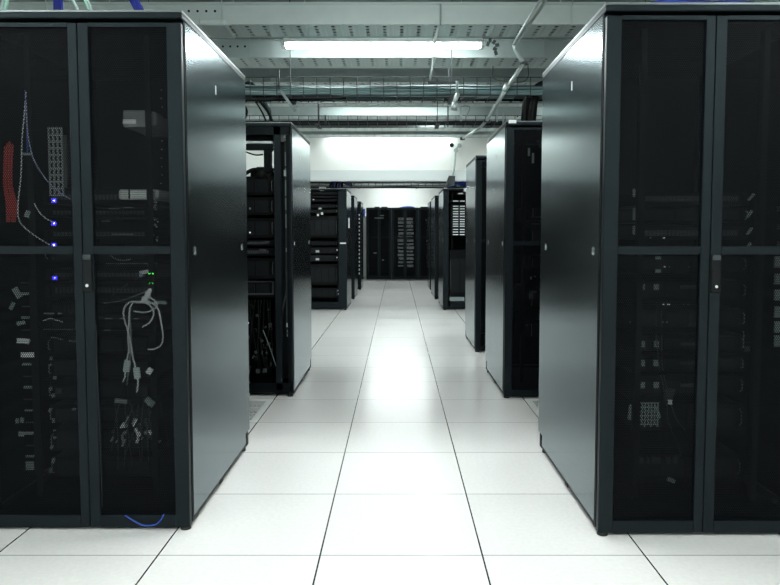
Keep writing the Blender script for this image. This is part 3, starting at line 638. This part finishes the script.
b = MB(); z0, z1 = px(0, 294.5, D2).z, px(0, 282, D2).z; b.box(-1.42, xr-.005, 0, .004, z0, z0+.009); b.box(-1.42, xr-.005, 0, .004, z1, z1+.006); b.box(xr-.014, xr-.005, 0, .004, z0, z1); b.build('bezel_frame', 'cable_dgrey', t)
t = thing('power_strip', 'upright grey power strip beside the second left cabinet post', 'power strip', (px(286.5, 250, 5.05).x, 5.05, .45))
MB().box(-.008, .008, 0, .03, 0, 1.45, .003).build('strip_body', 'cable_dgrey', t)
for (v0, v1) in ((138, 141), (152, 166), (168, 177), (180, 196), (198, 210), (214, 228), (248, 252)):
    za, zb_ = px(0, v1, 5.05).z-.45, px(0, v0, 5.05).z-.45; MB().box(-.006, .008, -.006, 0, za, zb_, .002).build('socket_cover', 'cable_grey', t)
block('cable_plug', 285.5, 173, 3, 6, 5.03, 'silver', 'pale plug high on the upright power strip', 'plug')
block('cable_plug', 285.3, 136, 3, 3, 5.03, 'silver', 'pale plug topmost by the upright power strip', 'plug')
for k, (u, v) in enumerate(((287.5, 325), (288.3, 331), (288, 335.3))): block('cable_plug', u, v, 1.8, 4 if k == 0 else 2.6, 5.03, 'label', 'bright plug on the lower power strip, %s from the top' % ORD[k], 'plug')
cable('power_cable', [px(286, 268, 5.03), px(286.5, 290, 5.02), px(283, 308, 5.02), px(282, 320, 5.02)], .006, 'cable_dgrey', 'dark grey cable curving beside the lower power strip')
block('panel_light', 250, 232.5, 1.3, 1.3, 5.04, 'led_white', 'small white light in the second left cabinet', 'indicator light')
block('panel_light', 250, 208.5, 1.3, 1.8, 5.04, 'cable_grey', 'faint grey dot above the white light in the second left cabinet', 'indicator light')
block('panel_light', 248, 323, 1.3, 1.3, 5.04, 'led_white', 'small white light low at the left in the second left cabinet', 'indicator light')
for (u, v, w) in ((251, 243, 10), (267, 242, 5), (263, 250, 7)): block('front_label', u, v, w, 1.6, 5.04, 'cable_dgrey', 'dim grey strip on gear in the second left cabinet', 'label tag', 'dim strips in the second left cabinet')
for i in range(26):
    u = random.uniform(247, 272); v = random.uniform(302, 372)
    block('loose_connector', u, v, random.uniform(1, 3.5), random.uniform(1, 4), 5.06, ['cable_dgrey', 'device2', 'cable_dgrey'][i % 3], 'dim connector in the cabling low in the second left cabinet', 'plug', 'connectors low in the second left cabinet', random.uniform(-.6, .6))
for i in range(8):
    u = 249+i*3
    cable('patch_cable', [px(u, 300, 5.08), px(u+random.uniform(-4, 4), 325, 5.07), px(u+random.uniform(-5, 7), 350, 5.07), px(u+random.uniform(-4, 8), 372, 5.08)], .004, 'device2', 'dim cable low in the second left cabinet', 'dim cables low in the second left cabinet')
for k, (u, v) in enumerate(((258, 371), (265, 370.5), (289.5, 357.5))): block('cable_plug', u, v, 4 if k < 2 else 2, 4, 5.04, 'cable_dgrey', ('left', 'right', 'tiny lone')[k] + ' round grey plug near the foot of the second left cabinet', 'plug')
cable('patch_cable', [px(263, 330, 5.03), px(270, 348, 5.03), px(276, 366, 5.03)], .003, 'cable_grey', 'thin grey cord slanting down low in the second left cabinet')

# second right cabinet contents
for k, (va, vb, st) in enumerate(((220, 205, 'server'), (246, 228, 'server'), (270, 256, 'server'), (310, 290, 'server'), (340, 320, 'server'))):
    server(1.0, 1.46, 5.06, P(0, va, 5.06).z, P(0, vb, 5.06).z, '%s dark unit down in the second right cabinet' % ORD[k], .7, st)
for (u, v, w, h) in ((538, 141, 3, 2), (529, 152, 2, 8), (533, 158, 2, 10), (541, 146, 3, 3), (536, 217, 10, 1), (536, 224, 8, 1), (531, 278, 1.3, 3), (535, 276.5, 1, 1), (541, 276.5, 2, 1), (531, 296, 4, 6), (534, 292, 5, 2), (527, 325, 1.5, 1), (539, 242, 4, 1.5)):
    block('loose_connector', u, v, w, h, 4.98, 'cable_grey' if w < 3 else 'cable_dgrey', 'dim speck of gear behind the mesh of the second right cabinet', 'plug', 'specks in the second right cabinet')
block('roof_label', 512.5, 121.5, 7.5, 3.4, 4.895, 'label', 'white label at the roof corner of the second right cabinet', 'label tag', dp=.006)
block('roof_label', 518-.5, 116.5, 1, 1, 5.0, 'black', 'tiny black stud on the roof of the second right cabinet', 'stud')

# cable bundles rising to the basket
for i in range(9):
    a = i*.7; ox, oy = .034*math.cos(a)*(i % 3)/2, .034*math.sin(a)*(i % 3)/2
    base = P(528, 121, 5.2); pts = [P(528, 124, 5.25)+Vector((ox, oy, -.02)), P(529, 112, 5.24)+Vector((ox, oy, 0)), P(531, 101, 5.24)+Vector((ox, oy, 0)), P(537, 91, 5.26)+Vector((ox, oy, oy)), P(556, 86, 5.28)+Vector((ox, oy, oy)), P(600, 88, 5.28)+Vector((ox, oy, oy))]
    cable('riser_cable', pts, .030, 'cable_ctblack', 'thick black cable arching from the second right cabinet roof into the basket', 'black arching cables')
for k, pts in enumerate((((272, 121), (268, 112), (262, 104), (256, 96), (248, 90)), ((271, 120), (269, 110), (265, 104), (262, 98), (258, 92)), ((266, 121), (262, 112), (256, 102), (250, 92), (246, 88)), ((270, 121), (270, 111), (267, 105), (264, 99)))):
    cable('riser_cable', [P(u, v, 5.2+.02*k) for u, v in pts], .011 if k != 2 else .007, ('cable_ctblack', 'cable_dgrey', 'cable_ctblack', 'cable_dteal')[k], 'cable rising from the second left cabinet roof, %s strand' % ('thick black', 'grey', 'thin black', 'teal')[k])
for k, pts in enumerate((((243, 86), (249, 83), (254, 86)), ((243, 104), (246, 112), (243, 120)), ((243, 92), (262, 90), (280, 92), (300, 93)))):
    cable('basket_cable', [P(u, v, 5.22) for u, v in pts], .016, 'cable_ctblack', 'black cable strand %s beside the left end of the basket' % ('looping up', 'hanging down', 'lying level')[k])
for i in range(10):
    cable('basket_cable', [P(243, 86+i*1.6, 5.2), P(262, 87+i*1.5, 5.2), P(285, 88+i*1.3, 5.21), P(310+i*4, 92+i*.7, 5.2)], .010, 'cable_dgrey' if i % 3 else 'cable_ctblack', 'dark cable gathered at the left end of the near basket', 'dark cables at the left end of the basket')
    cable('basket_cable', [P(548, 86+i*1.6, 5.3), P(530, 88+i*1.4, 5.3), P(505, 90+i*1.1, 5.32), P(480-i*4, 93+i*.7, 5.3)], .010, 'cable_dgrey' if i % 3 else 'cable_ctblack', 'dark cable gathered at the right end of the near basket', 'dark cables at the right end of the basket')
tag(MB().obox(P(288, 101, 5.1), (.02, .02, .19), Matrix.Rotation(-.62, 3, 'Y')).build('strut_bar', 'cable_grey'), 'grey slanted strut sticking down from the near basket', 'strut')
cable('loose_cable', [P(466, 117, 6.9), P(470, 108, 6.9), P(466, 106, 6.9), P(461, 107, 6.9)], .006, 'cable_grey', 'grey hooked cable above the farther basket')
cable('loose_cable', [P(493, 66, 5.9), P(493, 76, 5.9), P(497, 80, 5.9), P(505, 81, 5.9)], .004, 'cable_dgrey', 'dark looped cord hanging left of the conduit')
cable('loose_cable', [P(528, 66, 5.9), P(528, 77, 5.9), P(522, 82, 5.9), P(510, 82, 5.9)], .004, 'cable_dgrey', 'dark looped cord hanging right of the conduit')
# threaded rods & brackets
def rod(u, v0, v1, D, r, m, label, cat='rod', u1=None): return tag(MB().cyl(P(u, v0, D), P(u if u1 is None else u1, v1, D), r, 8).build('hanging_rod', m, smooth=True), label, cat)
rod(440.5, 4, 25, 4.70, .006, 'cable_grey', 'grey rod in front of the first slotted tray')
rod(439, 26, 44, 4.71, .011, 'white_steel', 'pale slanted hanger crossing the tube light', u1=434)
block('hanger_clip', 434.5, 55.5, 5.5, 1.8, 4.70, 'label', 'bright small clip just below the tube light', 'clip')
rod(434.5, 56, 80, 4.72, .008, 'steel', 'pale rod below the bright clip', u1=430)
rod(449, 68, 93, 5.2, .006, 'cable_dgrey', 'dark rod with a flange above the teal cables')
tag(MB().cyl(P(449, 91, 5.2), P(449, 93, 5.2), .035, 12).build('rod_flange', 'black', smooth=True), 'dark round flange at the foot of the dark rod', 'flange')
t = tag(MB().box(P(428, 82, 5.0).x, P(457, 82, 5.0).x, 5.0, 5.03, P(0, 83.5, 5).z, P(0, 81.3, 5).z).build('bracket_bar', 'cable_dgrey'), 'dark level bracket bar over the near basket', 'bracket')
rod(457, 81, 94, 5.0, .010, 'cable_grey', 'grey stub under the right end of the dark bracket bar')
rod(458, 93, 104, 5.0, .016, 'steel', 'pale slanted coupling below the near basket', u1=454)
tag(MB().cyl(P(455, 103, 5.0), P(454, 110, 5.0), .022, 10).build('rod_coupling', 'steel', smooth=True), 'short round pale coupling end below the near basket', 'coupling')
rod(279, 70, 89, 5.1, .005, 'cable_dgrey', 'dark rod over the left part of the near basket')
rod(319, 104, 127, 6.9, .005, 'cable_dgrey', 'dark rod above the farther basket, left of centre')
rod(325.5, 115, 126, 6.9, .009, 'cable_dgrey', 'short dark post on the farther basket, left of centre')
rod(448, 106, 127, 6.9, .007, 'cable_dgrey', 'dark rod above the farther basket, right of centre')
rod(461, 107, 121, 6.9, .012, 'steel', 'pale stub rod above the farther basket')
rod(497, 108, 122, 6.9, .006, 'steel', 'pale thin rod near the second right cabinet')
rod(503, 112, 124, 6.9, .006, 'steel', 'pale thin rod beside the right cabinet roof')
m = MB(); 
for i, (u, v) in enumerate(((490, 40), (494, 42), (497, 45), (495, 49), (496, 53), (488, 44))): m.obox(P(u, v, 5.1), (.022, .012, .03), Matrix.Rotation(i*.7, 3, 'Y'))
tag(m.build('hanging_clip_chain', 'cable_dgrey'), 'dark crumpled clip hanging right of the tube light end', 'clip')
# conduit
t = thing('steel_conduit', 'pale steel conduit running down the ceiling to the white middle wall', 'conduit', (0, 0, 0))
MB().tube([P(553, -12, 4.0), P(541, 8, 4.3), P(515, 45, 5.0)], .011, 8, False).build('pipe', 'steel', t, smooth=True)
MB().tube([P(549, -12, 4.0), P(535, 8, 4.3), P(513.5, 44, 4.99)], .009, 8, False).build('pipe', 'steel', t, smooth=True)
MB().tube([P(514.5, 44, 5.0), P(515, 49, 5.0), P(520, 58, 5.02), P(524, 64, 5.05)], .015, 8).build('elbow', 'steel', t, smooth=True)
MB().tube([P(523, 64, 5.05), P(507, 88, 5.08)], .014, 8, False).build('pipe', 'steel', t, smooth=True)
MB().tube([P(507.5, 85, 5.07), P(504, 91, 5.09)], .021, 8, False).build('coupling', 'steel', t, smooth=True)
MB().tube([P(505, 90, 5.085), P(500, 99, 5.10), P(487, 120, 6.86), P(480, 128, 7.0), P(463, 138, 9.8)], .016, 8, False).build('pipe', 'steel', t, smooth=True)
for (u, v, D) in ((487, 121, 6.88), (462.5, 138.5, 9.8), (524, 63, 5.05)):
    MB().cyl(P(u, v-1, D), P(u, v+1.5, D), .035, 10).build('junction_box', 'cable_dgrey', t, smooth=True)
MB().tube([P(459.5, 146, 10.38), P(456, 150, 10.36), P(454.5, 165, 10.36), P(452.5, 176, 10.34)], .016, 8).build('pipe', 'steel', t, smooth=True)
for (u, v) in ((459.5, 145.5), (456, 150.5)): MB().cyl(P(u, v, 10.41), P(u, v, 10.34), .034, 10).build('junction_box', 'steel', t, smooth=True)
tag(MB().cyl(P(451.8, 145.2, 10.43), P(451.8, 145.2, 10.405), .033, 20).build('wall_opening', 'black'), 'round black opening high on the white middle wall', 'hole')
m = MB()
for i in range(5): m.tube([P(450+i, 176, 10.33), P(448+i*1.4, 181, 10.33), P(447+i*1.6, 186, 10.33)], .02, 6)
tag(m.build('cable_clump', 'cable_dgrey', smooth=True), 'dark clump of cable ends at the foot of the wall conduit', 'cable')

# ------------------------------------------------------------------ things on the near roofs
for k, (u0, u1, c, r) in enumerate(((-6, 12, 'green', .010), (-9, 9, 'pale', .008), (76, 84, 'pale', .008), (88, 95, 'green', .006), (91, 97, 'pale', .006))):
    a = P(u0, 14, 3.15); b = P(u1, -10, 3.3)
    if k >= 2: a, b = P(u1, 14, 3.15), P(u0-4, -12, 3.3)
    a.z = 2.08; cable('roof_cable', [a, (a+b)/2+Vector((0, 0, .01)), b, b+Vector((0, .3, .25))], r, 'cable_'+c, 'pale green cable above the nearest left cabinet roof, %s from the left' % ORD[k])
for i in range(4):
    cable('roof_cable', [P(55+i*2.2, 14, 3.2), P(55+i*2.2, 2, 3.2), P(55+i*2.1, -15, 3.25), P(55+i*2.1, -40, 3.3)], .0075, 'cable_blue', 'dark blue cable rising upright from the nearest left roof', 'upright blue cables')
for i in range(4):
    cable('roof_cable', [P(138+i*2.4, 14, 3.2), P(132+i*2.2, 3, 3.2), P(124+i*2.2, -12, 3.25), P(118+i*2, -35, 3.3)], .0075, 'cable_blue', 'dark blue cable slanting up from the nearest left roof', 'slanting blue cables')
for i in range(6):
    cable('roof_cable', [P(640, 8, 3.05+i*.02), P(664, 1+i*.8, 3.05), P(690, 2+i*.6, 3.05), P(715, 3+i*.5, 3.1), P(735, 2+i*.5, 3.1), P(770, 5+i*.4, 3.15)], .008, 'cable_blue2' if i % 2 else 'cable_blue', 'blue cable lying along the nearest right cabinet roof', 'blue cables on the nearest right roof')

# ------------------------------------------------------------------ far cabinets contents
D4 = 10.78
pz = lambda v, D=D4: P(0, v, D).z
k = 0
for (va, vb, st) in ((190.5, 187.5, 'patch'), (195, 191.5, 'patch'), (198, 195.6, 'patch'), (201.5, 199, 'patch'), (208, 204, 'server'), (213, 209.5, 'server'), (238, 216, 'server'), (245.5, 241, 'server'), (253.5, 247, 'server'), (261.5, 255, 'server'), (285, 264, 'server'), (298, 288, 'server')):
    server(-1.44, -.95, D4+.02, pz(va), pz(vb), '%s unit from the top in the left cabinet past the partition' % ORD[k], .5, st); k += 1
t = thing('cabinet_front_frame', 'black front post and bars of the left cabinet past the partition', 'frame', (0, D4-.028, 0))
MB().box(-.93, -.805, 0, .03, .04, 1.9).build('upright', 'frame', t); MB().box(-1.59, -.93, 0, .02, .04, .13).build('bottom_bar', 'frame', t)
MB().box(-1.59, -1.46, 0, .03, .13, 1.9).build('upright', 'frame', t)
for k, (u, v, w, h, m_) in enumerate(((322.5, 188, 7, 2.2, 'label'), (322, 190.5, 4, 1.2, 'label'), (349, 223, 1.2, 10, 'label'), (343, 243.2, 6, 1.3, 'label'), (317.5, 251.3, 3.5, 2, 'silver'), (317.5, 259.2, 3.5, 2, 'silver'), (313.5, 199.5, 1.5, 1.2, 'label'), (320, 208.5, 3, 1.5, 'silver'), (318, 215, 2, 2, 'silver'), (322, 213.5, 2, 2.5, 'silver'), (337, 250, 1, 1, 'led_white'), (337, 257.5, 1, 1, 'led_white'), (338, 290.5, 1, 1, 'silver'), (338.5, 294, 1, 1, 'silver'))):
    block('front_label', u, v, w, h, D4+.012 if u < 340 else D4-.034, m_, ['white card high', 'small white card under the high one', 'thin upright white handle', 'level white handle', 'upper grey tag', 'lower grey tag', 'tiny white dot', 'silver catch', 'left silver latch', 'right silver latch', 'upper white light', 'lower white light', 'upper tiny stud', 'lower tiny stud'][k]+' on the left cabinet past the partition', 'label tag')
# louvred servers right
k = 0
for i, v in enumerate((201, 206.2, 208.8, 211.6, 213.8, 216.4, 219.4, 221.6, 224, 226.2, 229.4, 232, 234.6)):
    xa = P(451.5, 0, D4).x
    server(xa, 1.46, D4+.02, pz(v+1.1), pz(v-1.0), '%s pale louvred unit from the top in the right cabinet past the partition' % ORD[i], .5, 'louvre')
server(P(451, 0, D4).x, 1.46, D4+.02, pz(300), pz(250), 'large dark unit low in the right cabinet past the partition', .5, 'server')
tag(MB().box(P(451, 0, D4).x, P(466, 0, D4).x, D4-.01, D4+.0, pz(301), pz(297)).build('front_label', 'cable_grey'), 'grey plate at the foot of the right cabinet past the partition', 'label tag')
block('front_label', 460.5, 193.4, 5, .9, D4, 'silver', 'thin pale mark near the top of the louvred cabinet', 'label tag')
t = thing('cabinet_front_frame', 'black front post and bars of the louvred cabinet', 'frame', (0, D4-.028, 0))
MB().box(.74, P(449.5, 0, D4).x, 0, .03, .04, 1.9).build('upright', 'frame', t); MB().box(.86, 1.53, 0, .02, .04, .12).build('bottom_bar', 'frame', t)
# on the roofs of far cabinets
for i in range(5):
    cable('roof_cable', [P(330+i*3, 187, 10.9), P(333+i*2.5, 182, 10.95), P(342+i*2, 182, 11.1), P(352, 186, 11.3)], .02, 'cable_blue' if i % 2 else 'cable_ctblack', 'dark cable heaped on the left roof past the partition', 'cables heaped on the left far roof')
for i in range(6):
    cable('roof_cable', [P(450+i*1, 187-i*.3, 10.85+i*.04), P(457, 184-i*.4, 10.9), P(464, 186-i*.6, 10.95), P(472, 187, 11)], .02, 'cable_blue' if i % 3 else 'cable_blue2', 'blue cable heaped on the louvred cabinet roof', 'cables heaped on the louvred cabinet roof')
block('roof_label', 465.5, 190, 3.5, 3, 10.74, 'label', 'white card on the roof edge of the louvred cabinet', 'label tag')
block('roof_label', 445.5, 188.2, 3.5, 1.2, 10.74, 'label', 'small white card at the aisle corner of the louvred cabinet roof', 'label tag')
for i in range(16): block('door_dot', 359.3, 215+i*3.9, 1.1, 1.9, 14.73, 'label', 'small white tag in the dotted column of the last left cabinet', 'label tag', 'white tags down the last left cabinet')
# end cabinets
DB = 18.27
random.seed(11)
for c, (u0, u1) in enumerate(((397.5, 404.5), (406, 414), (426, 430))):
    for r_ in range(14):
        v = 219+r_*3.6; a = random.uniform(0, 1.2); b = random.uniform(0, 1.2)
        m_ = 'cable_white' if r_ > 2 else 'label'
        block('patch_block', (u0+a+u1-b)/2, v, (u1-u0-a-b), random.uniform(1.2, 2.8), DB, m_ if c < 2 else 'cable_dgrey', 'pale cable block, %s from top in %s' % (ORD[r_], ('the left column of the middle end cabinet', 'the right column of the middle end cabinet', 'the half hidden end cabinet')[c]), 'patch block')
        for q in range(2):
            block('patch_plug', random.uniform(u0, u1), v+random.uniform(-1.5, 1.5), random.uniform(.5, 1.3), random.uniform(.5, 1.4), DB-.03, 'cable_white' if q else 'cable_dgrey', 'tiny plug among the cabling of the end cabinets', 'plug', 'tiny plugs in the end cabinets')
for (u, v, w) in ((375, 253, 3), (383, 260, 2), (382, 215.5, 4), (379, 218, 9)): block('front_label', u, v, w, .9, 18.19, 'cable_grey', 'faint tag on the leftmost end cabinet', 'label tag', 'faint tags on the leftmost end cabinet')
for i in range(5):
    cable('roof_cable', [P(398+i*.6, 208.5, 18.3), P(404, 207+i*.3, 18.32), P(411, 206.9+i*.2, 18.35), P(416, 208.5, 18.4)], .02, 'cable_blue2', 'blue cable heaped on the middle end cabinet roof', 'blue cables on the end cabinet roof')
for k, (u, w) in enumerate(((377, 5), (384.5, 6), (424, 7))): block('roof_box', u, 208, w, 2.4, 18.35, 'black', 'dark box on an end cabinet roof, %s from the left' % ORD[k], 'box', dp=.1)
for i in range(3): cable('end_cable', [P(363.6+i*.5, 209, 15.0), P(363.8+i*.4, 213, 15.0), P(363.5+i*.4, 217, 15.0)], .012, 'cable_blue2', 'bright blue cable hanging beside the last left cabinet', 'blue cables by the last left cabinet')

# ------------------------------------------------------------------ world & colour
w = bpy.data.worlds.new('World'); S.world = w; w.use_nodes = True
w.node_tree.nodes['Background'].inputs[0].default_value = (.5, .6, .6, 1); w.node_tree.nodes['Background'].inputs[1].default_value = .02
vs = S.view_settings; S.display_settings.display_device = 'sRGB'
vs.view_transform = 'Standard'; vs.look = 'None'; vs.gamma = 1; vs.use_curve_mapping = False; vs.exposure = 0.0
